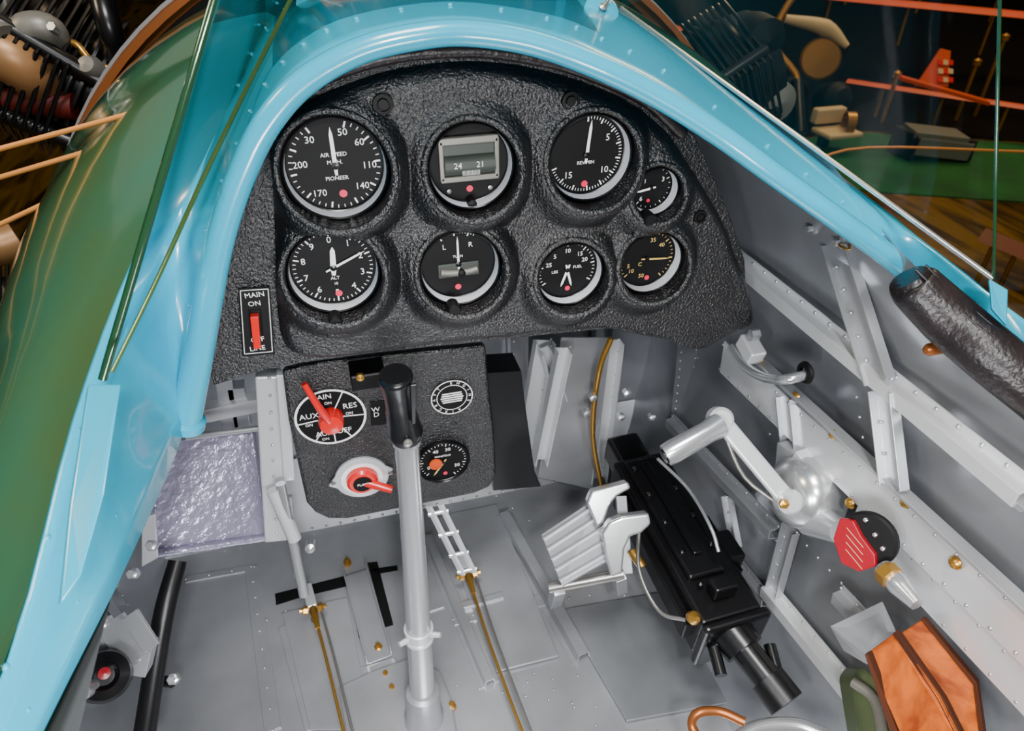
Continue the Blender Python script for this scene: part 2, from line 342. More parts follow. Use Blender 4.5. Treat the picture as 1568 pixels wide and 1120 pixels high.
for i in range(16):
    a=math.radians(22.5*i); text('ENGINE AIRCRAFT '[i],c+FN*.0015+FX*math.sin(a)*.0202+FZ*math.cos(a)*.0202,.0048,WHT,em,rot=-a)
prism('label',[oY(x,y,YL) for x,y in [(596,648),(620,646),(622,684),(598,686)]],FN,.001,BLM,sp)
text('W\nD',oY(606,665,YL-.0015),.009,WHT,sp)
box('selector_bracket',oY(592,603,YL-.02),(.035,.03,.02),GUN,sp); lathe('brass_pin',oY(580,606,YL-.04),FN,[(.004,0),(.004,.004),(0,.005)],BRS,sp,12)
# ---------------------------------------------------------------- control stick
st=E('control_stick')
A=oT(637,606,.575); B=oT(655,706,.635); Dd=oZ(684,1165,-.86)
d=(B-A)
tube('grip',[A-d*.03,A+d*.02,A+d*.2,A+d*.45,A+d*.7,A+d*.88,A+d*.99],[.0125,.0150,.0130,.0128,.0145,.0165,.0140],BLS,st,24,4)
prism('grip_spine',[A+d*.02+V((.010,-.012,0)),A+d*.02+V((.016,-.012,0)),A+d*.6+V((.010,-.013,0)),A+d*.6+V((.006,-.013,0))],(0,-1,0),.003,BLS,st)
lathe('grip_bolt',A+d*.86+V((.0,-.017,0)),FN,[(.004,0),(.004,.002),(0,.003)],STE,st,12)
d2=Dd-B
tube('shaft',[B-d*.05,B+d2*.08,B+d2*.55,B+d2*.8,Dd],[.0118,.0112,.0135,.0145,.0145],SILB,st,28)
lathe('collar_top',B,d2,[(.0118,-.003),(.0135,-.002),(.0135,.006),(.0118,.007)],SILB,st)
cl=B.lerp(Dd,.62)
lathe('clamp_collar',cl,d2,[(.014,-.010),(.0165,-.009),(.0165,-.006),(.0150,-.004),(.0150,.004),(.0165,.006),(.0165,.009),(.014,.010)],WSI,st)
for s in (-1,1): tube('clamp_lug',[cl+V((s*.012,-.005,0)),cl+V((s*.023,-.01,.002))],[.004,.003],WSI,st,10)
lathe('base_socket',B.lerp(Dd,.88),d2,[(.0145,-.01),(.020,-.008),(.021,.03),(.024,.035),(.024,.08)],SIL,st)
# ---------------------------------------------------------------- cockpit hoop, coaming, skin
HP=[(300,676,.50),(322,560,.50),(345,430,.50),(365,350,.50),(392,275,.50),(430,200,.50),(490,133,.5),(580,82,.5),(680,58,.5),(760,54,.5),(860,70,.495),(960,106,.485),(1060,155,.475),(1160,218,.46),(1250,283,.44),(1350,354,.42),(1430,412,.41),(1480,455,.40)]
H3=[oY(x,y,Y) for x,y,Y in HP]
ho=E('cockpit_coaming_hoop')
tube('hoop_tube',H3,[.0125,.0115,.0105,.010,.0098,.0095,.009,.0085,.0085,.0085,.0085,.0085,.0085,.0085,.0085,.0088,.009,.009],CY,ho,20,8)
lathe('hoop_end_cap',H3[0],(H3[0]-H3[1]),[(.0125,-.003),(.016,0),(.016,.007),(.012,.010),(0,.011)],CY,ho)
hv=lambda x,y,Y:oY(x,y,Y)
Hs=[V((-.22,-.05,-.34)),V((-.205,.1,-.345)),V((-.190,.23,-.36)),V((-.170,.352,-.37)),hv(300,676,.5),hv(345,430,.5),hv(385,292,.5),hv(430,200,.5),hv(490,133,.5),hv(580,82,.5),hv(740,54,.5),hv(900,84,.49),hv(1000,126,.48),hv(1100,180,.47),hv(1250,283,.44),hv(1350,354,.42),hv(1480,455,.40),V((.466,.28,-.300)),V((.472,.1,-.31))]
Bs=[V(p) for p in [(-.235,-.05,-.32),(-.218,.1,-.325),(-.198,.25,-.325),(-.178,.38,-.275),(-.15,.50,-.23),(-.11,.60,-.19),(-.07,.69,-.155),(-.04,.75,-.12),(0,.82,-.105),(.05,.84,-.098),(.14,.85,-.095),(.24,.84,-.098),(.28,.82,-.105),(.32,.75,-.12),(.39,.60,-.18),(.43,.48,-.22),(.46,.39,-.25),(.485,.28,-.278),(.49,.1,-.29)]]
Hs2=catmull(Hs,4);Bs2=catmull(Bs,4)
rows=[]
for t in (0,.15,.3,.45,.6,.8,1):
    rows.append([a.lerp(b,t)+V((0,0,.006*math.sin(math.pi*t))) for a,b in zip(Hs2,Bs2)])
co=E('fuselage')
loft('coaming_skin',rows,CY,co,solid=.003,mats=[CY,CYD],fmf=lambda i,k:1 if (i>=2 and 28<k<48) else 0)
ys=[-.6,-.1,.1,.28,.42,.6,.75,.83,.95,1.0]
th0=[50,50,51,50,44,31,21,1,0,0]
r0=[.41,.43,.44,.437,.453,.48,.513,.515,.52,.51]
rb={-1:[.43,.45,.455,.47,.495,.527,.545,.549,.553,.548],1:[.42,.44,.445,.445,.462,.490,.520,.525,.53,.52]}
for sgn in (-1,1):
    rows=[]
    for y,t0,a,b in zip(ys,th0,r0,rb[sgn]):
        row=[]
        for k in range(41):
            t=t0+(178-t0)*k/40; s=min(1,(t-t0)/max(8,(60-t0)))
            if y>.8: s=min(1,t/60)
            s=s*s*(3-2*s); r=a+(b-a)*s; q=math.radians(t)
            if y<.92:
                w=min(1,max(0,(t-62)/30)); r+=((.60 if sgn<0 else .50)-r)*w*w*(3-2*w)*min(1,(.95-y)/.25)
            row.append(V((.14+sgn*r*math.sin(q),y,-.6+r*math.cos(q))))
        rows.append(row)
    rr=[]
    for k in range(41):
        rr.append(catmull([r[k] for r in rows],4))
    rows=[list(x) for x in zip(*rr)]
    loft('outer_skin_%s'%('port' if sgn<0 else 'starboard'),rows,OLV,co)
lathe('cowl_band',V((.14,.99,-.6)),(0,1,0),[(.548,-.012),(.556,-.01),(.558,.0),(.555,.014),(.54,.016)],BRZ,co,96)
lathe('cowl_band_edge',V((.14,1.004,-.6)),(0,1,0),[(.552,-.002),(.562,.0),(.562,.004),(.552,.006)],SILB,co,96)
lathe('engine_bay_bulkhead',V((.14,1.01,-.6)),(0,1,0),[(.54,-.01),(.40,0),(0,0)],BLM,co,64)
rv=Rv()
for i in range(0,len(Hs2),2):
    p=Hs2[i].lerp(Bs2[i],.25)+V((0,0,.006)); rv.dot(p,(0,-.2,1) if 20<i<50 else ((.8,-.3,.6) if i<=20 else (-.5,-.3,.8)),.0022)
    p=Hs2[i].lerp(Bs2[i],.9)+V((0,0,.004))
    if i<34: rv.dot(p,(.8,-.3,.6),.0022)
rv.done('coaming_rivets',CY,co)
prism('windshield_tang',[oT(x,y,t) for x,y,t in [(140,622,.415),(192,622,.415),(165,800,.38),(128,930,.355),(93,978,.345),(110,820,.375)]],(.6,-.5,.6),.003,CY,co)
prism('windshield_tang',[oT(x,y,t) for x,y,t in [(1592,452,.50),(1622,470,.50),(1620,527,.49),(1596,500,.49)]],(-.6,-.5,.6),.006,CY,co)
# ---------------------------------------------------------------- windshield
ws=E('windshield')
lf=V((-.04,.75,-.118)); lt=oT(165,612,.432).lerp(oT(345,0,.40),1.35); lft=V((.03,.62,.06))
lb=oT(165,612,.432)
rbk,rf=oT(1601,450,.505),V((.32,.75,-.118)); rt=rbk.lerp(oT(1611,0,.42),1.35); rft=V((.27,.62,.06))
fl,frr=V((0,.82,-.103)),V((.28,.82,-.103))
mk('glass_pane_port',[lb,lf,fl,lft,lt],[(0,1,2,3,4)],GLS,ws)
mk('glass_pane_starboard',[rbk,rf,frr,rft,rt],[(0,1,2,3,4)],GLS,ws)
mk('glass_pane_front',[fl,frr,rft,lft],[(0,1,2,3)],GLS,ws)
tube('glass_edge_port',[lb,lt],.0028,GED,ws,8); tube('glass_edge_starboard',[rbk,rt],.0011,GED,ws,8)
tube('base_strip_port',[oT(180,600,.415),oT(258,440,.445),oT(345,250,.48),oT(468,0,.54),oT(490,-45,.55)],[.0013,.0015,.0017,.0018,.0018],OLB,ws,10,4); beam('base_strip_starboard',rbk,rf,.004,.003,(0,0,1),SILB,ws)
beam('corner_post_port',fl,lft,.012,.004,(0,-1,0),CY,ws); beam('corner_post_starboard',frr,rft,.012,.004,(0,-1,0),CY,ws)
for x,y in ((507,10),(968,20)):
    p=oT(x,y,.66); lathe('corner_fitting',p,(0,-.7,.7),[(.017,-.006),(.017,.003),(.014,.005),(0,.005)],CY,ws); lathe('fitting_bolt',p,(0,-.7,.7),[(.004,.004),(.004,.009),(0,.010)],STE,ws,12)
    tube('fitting_pin',[p+V((0,-.004,.004)),p+V((.02,-.0,.03))],.0016,STE,ws,8)
pad=E('coaming_arm_pad')
pp=[q*.95 for q in [oY(1463,447,.385),oY(1475,462,.38),oY(1530,515,.355),oY(1600,575,.32),oY(1700,655,.28),oY(1800,745,.24)]]
tube('leather_roll',pp,[.013,.0185,.0205,.0205,.0205,.0205],LEA,pad,24,6)
tube('roll_seam',[p+V((-.010,-.004,.0175)) for p in pp[1:]],.0012,LEA,pad,8,6)
tube('roll_seam',[p+V((-.002,-.003,.0200)) for p in pp[1:]],.0010,LEA,pad,8,6)
lathe('brass_stud',oX(1503,563,.43),(-1,0,0),[(.005,-.01),(.005,.004),(.003,.007),(0,.008)],BRZ,pad,16)
# ---------------------------------------------------------------- cockpit interior shell
ZF=-.86
fl_=E('cockpit_floor')
prism('floor_sheet',[(-.37,-.1,ZF),(.47,-.1,ZF),(.47,.80,ZF),(-.37,.80,ZF)],(0,0,-1),.004,SIL,fl_,bevel=0)
rv=Rv(); up=(0,0,1)
def fz(x,y,h=0): return oZ(x,y,ZF+h)
def seam(x1,y1,x2,y2,w=.03,h=.004,riv=True,name='floor_strap'):
    a,b=fz(x1,y1,.001),fz(x2,y2,.001); beam(name,a,b,w,h,up,SIL,fl_,.001)
    if riv: rv.line(a+V((0,0,h/2)),b+V((0,0,h/2)),up,.0020,.028)
def rib(x1,y1,x2,y2,w=.03,h=.012,m=SIL):
    a,b=fz(x1,y1),fz(x2,y2); hat('floor_stiffener',a,b,w,h,up,m,fl_)
seam(300,935,410,915,.012,.003); seam(440,1179,405,915,.02)
rib(812,835,940,1065,.035,.014); rib(690,870,790,1105,.026,.010); rib(735,985,810,965,.02,.008)
seam(1000,1120,1290,1090,.05,.004); seam(730,1000,890,965,.02,.003)
seam(545,1100,640,1075,.025,.003); seam(930,990,1090,1050,.02,.003)
seam(455,1010,500,1179,.012,.003,False); seam(650,840,700,985,.03,.003,False)
for x1,y1,x2,y2 in [(880,870,930,1000),(950,960,1010,1179),(850,1100,1010,1080),(990,930,1060,1060),(700,1100,960,1140),(460,985,600,955),(430,1000,440,1150),(300,935,410,915),(830,1060,960,1170),(800,800,880,860),(1020,1100,1060,1179)]:
    rv.line(fz(x1,y1,.001),fz(x2,y2,.001),up,.0020,.030)
rv.done('floor_rivets',SIL,fl_)
prism('access_panel',[fz(x,y,.004) for x,y in [(905,985),(1075,955),(1200,1130),(1010,1165)]],up,.003,SILD,fl_,bevel=.001)
prism('floor_step',[fz(x,y,.003) for x,y in [(705,835),(800,815),(900,1060),(800,1085)]],up,.003,SIL,fl_,bevel=.001)
prism('floor_web',[fz(x,y,.002) for x,y in [(455,990),(560,965),(600,1179),(500,1179)]],up,.003,SIL,fl_,bevel=.001)
def slot(P): prism('floor_slot',[fz(x,y,.0008) for x,y in P],up,.0006,BLM,fl_,bevel=0)
slot([(443,958),(560,928),(562,945),(490,962),(445,976)]); slot([(562,935),(574,932),(590,1020),(584,1034),(578,1028)]); slot([(592,908),(608,906),(634,1008),(620,1012)]); slot([(600,918),(640,912),(641,920),(606,926)])
bh=E('firewall_bulkhead')
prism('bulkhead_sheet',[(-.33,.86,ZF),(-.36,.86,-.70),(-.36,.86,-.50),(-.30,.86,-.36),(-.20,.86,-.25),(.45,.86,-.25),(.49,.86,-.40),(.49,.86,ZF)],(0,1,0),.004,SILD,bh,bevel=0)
prism('toe_board',[(-.36,.79,ZF),(.47,.79,ZF),(.47,.855,ZF+.10),(-.36,.855,ZF+.10)],(0,1,-.6),.003,SIL,bh,bevel=0)
rv=Rv(); rv.line((-.3,.788,ZF+.006),(.42,.788,ZF+.006),(0,-1,1),.0022,.022)
for x in (-.1,.12,.24,.38):
    chan('bulkhead_post',(x,.855,-.76),(x-.01,.855,-.35),.03,.02,(0,-1,0),SIL,bh); rv.line((x-.009,.834,-.76),(x-.019,.834,-.38),(0,-1,0),.002,.025)
for a,b,w in [((875,548,.78),(838,760,.74),.03),((985,548,.78),(960,770,.76),.028),((875,560,.76),(900,640,.76),.016),((905,560,.72),(868,740,.72),.02)]:
    p1,p2=oY(*a),oY(*b); chan('diagonal_frame',p1,p2,w,.018,(0,-1,.3),WSI,bh); rv.line(p1+V((.012,-.001,0)),p2+V((.012,-.001,0)),(0,-1,.3),.002,.02)
p1,p2=oY(1110,550,.72),oY(1095,690,.74); beam('corner_strap',p1,p2,.035,.003,(0,-1,.3),SILD,bh)
for s in (-1,1): rv.line(p1+V((s*.012,-.003,0)),p2+V((s*.012,-.003,0)),(0,-1,.3),.0018,.016)
rv.done('bulkhead_rivets',SILB,bh)
for x,y in ((955,640),(945,665),(1010,633),(1050,672),(1000,672)): lathe('frame_bolt',oY(x,y,.70),FN,[(.006,-.004),(.006,.004),(.003,.006),(0,.006)],SILB,bh,6)
tube('copper_line',[oY(985,545,.7),oY(965,600,.7),oY(955,700,.72),oY(970,790,.72)],.004,BRS,bh,10,5)
prism('side_web',[oY(x,y,Y) for x,y,Y in [(905,545,.745),(985,545,.745),(955,790,.745),(868,770,.745)]],(0,1,0),.003,SIL,bh)
wr=E('wall_starboard'); XW=.465
rows=[]
prof=[(.472,-.40),(.475,-.50),(.472,-.64),(.46,-.74),(.43,-.81),(.37,ZF)]
for y,xt,zt in ((-.1,.474,-.31),(.2,.468,-.306),(.32,.460,-.290),(.41,.43,-.245),(.5,.41,-.195),(.62,.37,-.16),(.86,.33,-.11)): rows.append([V((q.x,y,q.y)) for q in catmull([V((xt,zt))]+[V((a,b)) for a,b in prof],5)] )
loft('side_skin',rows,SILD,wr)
nx=(-1,0,0); rv=Rv(); bo=Rv()
def wl(px,py,o=0): return oX(px,py,XW-.015-o)
def strg(x1,y1,x2,y2,w,h,m=SIL,kind='hat',riv=True,o=0,step=.022):
    a,b=wl(x1,y1,o),wl(x2,y2,o)
    if kind=='flat': beam('longeron_web',a,b,w,h,nx,m,wr,.001)
    else: (hat if kind=='hat' else chan)('stringer',a,b,w,h,nx,m,wr)
    if riv:
        d=(b-a).normalized(); s=d.cross(V(nx)).normalized()
        for q in (-1,1): rv.line(a+s*q*w*.38+V((-.0025,0,0)),b+s*q*w*.38+V((-.0025,0,0)),nx,.0017,step)
strg(1180,412,1660,802,.030,.012,WSI)
strg(1180,425,1660,822,.004,.012,SILB,'flat',False,.006)
strg(1165,575,1700,1070,.046,.004,WSI,'flat',True,.004); strg(1200,560,1700,1020,.004,.014,SIL,'flat',False,.006)
strg(1352,385,1425,615,.030,.010,SIL,'chan',o=.006); strg(1430,630,1448,785,.026,.010,SIL,'chan',o=.006)
strg(1085,680,1255,860,.028,.012,SIL); strg(1240,950,1380,1120,.034,.012,WSI); strg(1275,640,1285,740,.026,.012,SIL,'chan')
strg(1150,860,1240,970,.026,.010,SIL); strg(1280,850,1250,960,.022,.01,SIL,'chan'); strg(1175,800,1190,880,.02,.008,SIL,'chan')
strg(1380,830,1700,1160,.040,.006,WSI,'flat'); strg(1355,960,1660,1290,.03,.01,SIL)
for l in [(1290,300,1350,420),(1330,385,1400,610),(1240,700,1340,790),(1380,640,1400,770),(1300,880,1420,1010)]: rv.line(wl(l[0],l[1],-.008),wl(l[2],l[3],-.008),nx,.0018,.018)
rv.done('wall_rivets',SILB,wr)
for x,y in [(1283,640),(1343,700),(1460,810),(1540,908),(1225,578),(1370,812)]: bo.dot(wl(x,y,.008),nx,.006)
bo.done('brass_bolts',BRS,wr)
for x,y in [(1318,367),(1362,390)]: lathe('hex_bolt',wl(x,y,.01),nx,[(.006,0),(.006,.006),(.003,.007),(.003,.012),(0,.012)],SILB,wr,6)
tube('wire_loop',[wl(1350,385,.01),wl(1352,395,.02),wl(1368,402,.02),wl(1366,388,.01)],.0012,BRS,wr,8,4)
wp=E('wall_port')
prof=[(-.178,-.375),(-.26,-.42),(-.34,-.52),(-.38,-.64),(-.38,-.76),(-.34,ZF)]
rows=[]
for y in (-.1,.2,.5,.86): rows.append([V((q.x,y,q.y)) for q in catmull([V((a,b)) for a,b in prof],5)])
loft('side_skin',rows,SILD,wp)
rv=Rv()
for y in (.3,.42,.54,.66): 
    a,b=V((-.374,y,-.62)),V((-.370,y,-.80)); chan('side_frame',a,b,.022,.012,(1,0,0),SIL,wp); rv.line(a+V((.014,.009,0)),b+V((.014,.009,0)),(1,0,0),.0018,.02)
beam('side_longeron',(-.370,-.1,-.70),(-.370,.85,-.70),.03,.006,(1,0,0),SIL,wp); rv.line((-.366,.1,-.70),(-.366,.8,-.70),(1,0,0),.002,.022)
rv.done('wall_rivets',SILB,wp)
fs2=E('seat_frame_struts')
p=lambda x,y,Y:oY(x,y,Y)
beam('bright_post',p(432,600,.64),p(445,865,.62),.026,.02,(0,-1,0),WSI,fs2,.002); beam('thin_post',p(455,600,.62),p(466,770,.62),.012,.012,(0,-1,0),WSI,fs2)
tube('link_rod',[p(452,780,.60),p(490,960,.56)],.006,SILB,fs2,12); tube('link_rod',[p(466,800,.60),p(478,930,.57)],.004,SILB,fs2,10)
tube('cross_bar',[p(300,705,.66),p(420,690,.66)],.004,SILB,fs2,10)
tube('diagonal_tube',[p(440,790,.60),p(475,870,.58)],.008,WSI,fs2,14); lathe('rod_end',p(500,880,.60),(0,-1,.5),[(.006,-.01),(.006,.01),(0,.012)],SILB,fs2,14)
rv=Rv(); rv.line(p(434,610,.629),p(446,860,.609),(0,-1,0),.002,.02); rv.done('strut_rivets',SILB,fs2)
hb=E('hammered_side_box')
prism('box_panel',[p(255,712,.70),p(408,690,.70),p(432,865,.64),p(240,895,.60)],(0,.6,-.8),.02,HAM,hb,bevel=.004)
tube('front_bead',[p(240,895,.598),p(432,866,.638)],.005,HAM,hb,12)
prism('support_bracket',[p(228,835,.58),p(250,830,.58),p(255,900,.58),p(228,915,.58)],(0,1,0),.006,WSI,hb)
for a in ((380,620),(360,600)):
    beam('upper_frame',p(a[0],a[1],.75),p(a[0]+15,700,.75),.02,.02,(0,-1,0),SIL,hb)
beam('cross_sill',p(330,665,.74),p(450,640,.74),.02,.02,(0,-1,0),WSI,hb)
lv=E('flap_lever')
tube('lever_tube',[oT(286,905,.74),oT(262,1000,.72),oT(232,1190,.70)],[.0095,.0105,.011],GUN,lv,18,4)
tube('lever_pivot',[oT(240,1096,.74),oT(278,1100,.73)],.006,BLS,lv,12)
tk=E('throttle_knob'); kd=(oT(165,1090,.66)*-1).normalized()
lathe('knob_body',oT(168,1090,.60),kd,[(.020,-.05),(.023,-.01),(.020,.004),(.012,.008),(.008,.004),(0,.004)],BLS,tk); lathe('red_centre',oT(168,1086,.595),kd,[(.005,0),(.005,.006),(0,.007)],DRED,tk,16)
tube('knob_stem',[oT(130,1115,.58),oT(168,1100,.61)],.008,SILB,tk,12)
qd=E('throttle_quadrant')
for i in range(3):
    beam('quadrant_plate',oT(165+i*22,1000-i*5,.62),oT(215+i*15,1075-i*15,.62),.016,.004,(0,-1,.4),SILB,qd)
beam('quadrant_base',oT(150,1045,.63),oT(245,1060,.64),.03,.02,(0,-1,.4),SIL,qd)
for x,y in [(165,1007),(215,925),(245,880),(280,1095)]: lathe('nut',oT(x,y,.60),(0,-.6,.8),[(.005,-.004),(.005,.004),(.003,.005),(.003,.008),(0,.008)],SILB,qd,6)
# ---------------------------------------------------------------- control cables
for nm,P in (('rudder_cable',[(505,985,.03),(525,1060,.03),(556,1190,.03)]),('rudder_cable',[(755,930,.03),(790,1040,.03),(845,1190,.03)])):
    e=E(nm); Q=[fz(x,y,h) for x,y,h in P]
    tube('cable',Q,.0020,BRS,e,8,4); tube('cable_pair',[q+V((.010,.0,.002)) for q in Q],.0016,STE,e,8,4)
    q=Q[0]; dd=(Q[1]-Q[0]).normalized()
    beam('shackle',q-dd*.045,q-dd*.005,.014,.010,up,WSI,e,.002)
    for s in (-1,1): 
        lathe('clevis_nut',q+V((s*.009,0,.004)),(s,0,.2),[(.006,-.002),(.006,.004),(.003,.005),(.003,.009),(0,.009)],BRS,e,6)
    tube('turnbuckle',[q-dd*.01,q+dd*.0,q+dd*.03],[.004,.006,.003],BRS,e,10)
lk=E('rudder_linkage')
a=oT(700,815,.80);b=oT(755,925,.84)
for s in (-.007,.007): beam('link_bar',a+V((s,0,0)),b+V((s,0,0)),.004,.008,up,WSI,lk)
for t in (.1,.4,.7,.95): tube('link_pin',[a.lerp(b,t)+V((-.012,0,0)),a.lerp(b,t)+V((.012,0,0))],.003,SILB,lk,8)
for x,y in [(758,932),(508,1000),(622,1090),(632,1112),(728,1140),(560,908),(610,1045)]:
    lathe('floor_bolt',fz(x,y,.003),up,[(.006,-.003),(.006,.003),(.0035,.004),(.0035,.009),(0,.009)],BRS,lk,6)
chn=E('torque_tube_fairing')
chan('fairing_channel',fz(573,925,.004),fz(612,1065,.004),.035,.02,up,SIL,chn)
prism('cover_plate',[fz(x,y,.002) for x,y in [(545,1110),(600,1085),(665,1062),(710,1085),(728,1130),(740,1200),(560,1200)]],up,.006,SIL,chn,.003)
# ---------------------------------------------------------------- rudder pedal
pd=E('rudder_pedal')
a=[oT(872,862,.86),oT(965,800,.86),oT(985,900,.82),oT(905,945,.82)]
nn=(a[1]-a[0]).cross(a[3]-a[0]).normalized(); nn=nn if nn.y<0 else -nn
prism('tread_plate',a,-nn,.006,SIL,pd)
for t in (.1,.3,.5,.7,.9): beam('tread_rib',a[0].lerp(a[3],t)+nn*.002,a[1].lerp(a[2],t)+nn*.002,.003,.004,nn,SILB,pd)
prism('side_cheek',[oT(x,y,.83) for x,y in [(945,812),(953,792),(975,787),(1012,777),(1017,788),(995,800),(982,816),(974,842),(962,852)]],FW,.022,SILB,pd,bevel=.003)
prism('side_cheek',[oT(x,y,.80) for x,y in [(970,862),(982,842),(1002,834),(1046,828),(1049,846),(1034,860),(1016,866),(1007,885),(1003,925),(985,932),(976,900)]],FW,.022,SILB,pd,bevel=.003)
tube('pedal_pivot',[oT(885,948,.86),oT(1005,925,.85)],.007,STE,pd,12); beam('pedal_arm',oT(1000,800,.90),oT(1010,925,.88),.014,.01,up,SIL,pd)
beam('pedal_post',oT(900,950,.86),oT(893,972,.93),.015,.015,(0,-1,0),SIL,pd); beam('pedal_post',oT(998,928,.86),oT(1000,950,.91),.015,.015,(0,-1,0),SIL,pd)
# ---------------------------------------------------------------- machine gun receiver
mg=E('machine_gun')
g0=oT(1024,760,1.0); g1=oT(1172,1018,.81); dg=g1-g0
beam('receiver',g0,g1,.080,.066,up,GUN,mg,.005)
beam('receiver_cover',g0+V((-.004,0,.035))+dg*.05,g0+V((-.004,0,.035))+dg*.8,.05,.012,up,GUN,mg,.004)
beam('cover_ridge',g0+V((-.004,0,.043))+dg*.1,g0+V((-.004,0,.043))+dg*.7,.012,.008,up,BLS,mg,.002)
beam('front_shroud',g0-dg*.22,g0+dg*.02,.050,.045,up,BLS,mg,.006)
beam('back_plate',g1,g1+dg*.05,.086,.080,up,BLS,mg,.005)
s=dg.cross(V(up)).normalized()
for t in (.12,.3,.48,.66,.84):
    for w_ in (-.02,.02): lathe('cover_rivet',g0+dg*t+s*w_+V((0,0,.042)),up,[(.004,-.002),(.004,.001),(0,.003)],BLS,mg,12)
beam('side_rail',g0+dg*.25-s*.045,g0+dg*.9-s*.045,.010,.03,up,GUN,mg,.002); beam('charging_slide',g0+dg*.4-s*.053,g0+dg*.75-s*.053,.014,.014,up,BLS,mg,.002)
beam('side_rail_outboard',g0+dg*.15+s*.045,g0+dg*.95+s*.045,.012,.03,up,GUN,mg,.002)
beam('feed_block',g0+dg*.55-s*.05+V((0,0,.01)),g0+dg*.72-s*.05+V((0,0,.01)),.03,.03,up,GUN,mg,.004); beam('latch',g0+dg*.85+V((0,0,.047)),g0+dg*.93+V((0,0,.047)),.03,.02,up,BLS,mg,.003)
b0,b1=oT(1190,1035,.79),oT(1262,1128,.75)
tube('buffer_tube',[b0,b1],.017,BLS,mg,24); tube('buffer_cap',[b0.lerp(b1,.65),b1+(b1-b0)*.08],.021,GUN,mg,20); tube('buffer_root',[b0-(b1-b0)*.3,b0+(b1-b0)*.15],.024,BLS,mg,20)
for x,y in ((1150,1075),(1240,1070)): tube('spade_lug',[oT(x,y-30,.79),oT(x+12,y+15,.77)],.007,BLS,mg,12)
tube('charging_cable',[oT(1030,850,.88),oT(1030,920,.85),oT(1062,985,.82),oT(1105,1000,.80)],.0025,STE,mg,8,6)
tube('hose',[oT(1060,740,.90),oT(1110,790,.86),oT(1145,850,.82),oT(1158,890,.81)],.0022,SIL,mg,8,6)
tube('brass_line',[oT(1018,888,.87),oT(1035,915,.86)],.006,BRS,mg,12); lathe('brass_adjuster',oT(1119,997,.775),(0,-.7,.7),[(.007,-.008),(.008,0),(.005,.005),(.003,.008),(0,.008)],BRS,mg,16)
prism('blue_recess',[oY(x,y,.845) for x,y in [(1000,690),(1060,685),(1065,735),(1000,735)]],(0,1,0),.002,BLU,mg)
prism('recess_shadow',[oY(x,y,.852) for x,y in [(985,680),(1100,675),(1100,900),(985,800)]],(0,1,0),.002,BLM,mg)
# ---------------------------------------------------------------- crank
cr=E('charging_crank'); hub=oX(1285,795,.425)
tube('grip',[oT(1072,735,.70),oT(1085,728,.70),oT(1140,697,.705),oT(1158,686,.71)],[.0115,.0125,.0115,.014],SILB,cr,24)
lathe('grip_end_hole',oT(1071,735.5,.70),oT(1072,735,.70)-oT(1140,697,.705),[(.008,.0),(.008,.0015),(0,.0015)],BLS,cr,16)
a0,a1=oT(1160,676,.715),oT(1270,808,.70)
beam('arm',a0,a1,.019,.008,(a1-a0).cross(R),WSI,cr,.003); tube('arm_edge',[oT(1167,700,.73),oT(1200,770,.73),oT(1262,818,.72)],.0022,STE,cr,8,4)
for t in (.0,1.0): lathe('arm_boss',a0.lerp(a1,t),-FW,[(.013,-.008),(.013,.006),(.010,.009),(0,.009)],WSI,cr)
lathe('gear_hub',hub,(-1,-.1,.3),[(.040,-.03),(.040,-.006),(.036,.006),(.028,.014),(.018,.018),(0,.02)],SILB,cr,40)
tube('hub_arm',[hub+V((.01,-.02,-.02)),oX(1355,858,.43)],[.020,.012],SIL,cr,18)
beam('hub_bracket',hub+V((.02,0,.02)),oX(1262,730,.44),.03,.02,nx,SIL,cr); beam('hub_bracket',hub+V((.02,-.01,.02)),oX(1290,730,.44),.014,.02,nx,WSI,cr)
lathe('arm_bolt',oT(1262,812,.685),-FW,[(.005,0),(.005,.004),(0,.006)],BRS,cr,6)
tm=E('placard_release_handle')
c=oX(1398,870,.41); ax=V((-.85,-.35,.30)).normalized(); T1=ax.cross(V((0,0,1))).normalized(); T2=T1.cross(ax); T2=T2 if T2.z>0 else -T2; T1=T1 if T1.dot(R)>0 else -T1; K=.88
lathe('black_face',c,ax,[(.028*K,-.006),(.028*K,-.001),(.026*K,.001),(0,.001)],BLM,tm,32)
prism('red_body',[c+T1*x*K+T2*y*K+ax*.001 for x,y in [(-.030,.006),(-.018,.012),(-.004,.002),(.014,-.006),(.020,-.016),(.010,-.032),(-.008,-.036),(-.026,-.018)]],ax,.006,DRED,tm)
for x,y in ((-.010,.018),(.004,.010),(.016,.002)): lathe('screw',c+T1*x*K+T2*y*K+ax*.001,ax,[(.002,-.002),(.002,.002),(0,.003)],SILB,tm,10)
for i in range(4): beam('engraving',c+(T1*(-.020+.003*i)+T2*(.002-.007*i))*K+ax*.0075,c+(T1*(.002+.003*i)+T2*(-.006-.007*i))*K+ax*.0075,.0005,.0004,ax,WARMW,tm,0)
tube('rod',[oX(1422,915,.41),oX(1448,942,.41),oX(1478,975,.41)],[.008,.010,.006],SILB,tm,16,4); tube('brass_union',[oX(1425,920,.407),oX(1438,933,.407)],.0105,BRS,tm,6)
cd=E('conduit_pipe')
tube('pipe',[wl(1178,560,.03),wl(1200,590,.03),wl(1230,608,.03),wl(1265,612,.03),wl(1300,604,.01)],.0055,SILB,cd,16,6)
lathe('grommet',wl(1303,600,.008),nx,[(.009,0),(.012,.003),(.011,.006),(.006,.007)],BLM,cd)
beam('clamp_block',wl(1200,545,.02),wl(1220,580,.02),.020,.02,nx,WSI,cd,.003); lathe('clamp_bolt',wl(1222,538,.02),nx,[(.006,0),(.006,.01),(0,.011)],SILB,cd,6)
wb=E('wooden_cartridge_chute')
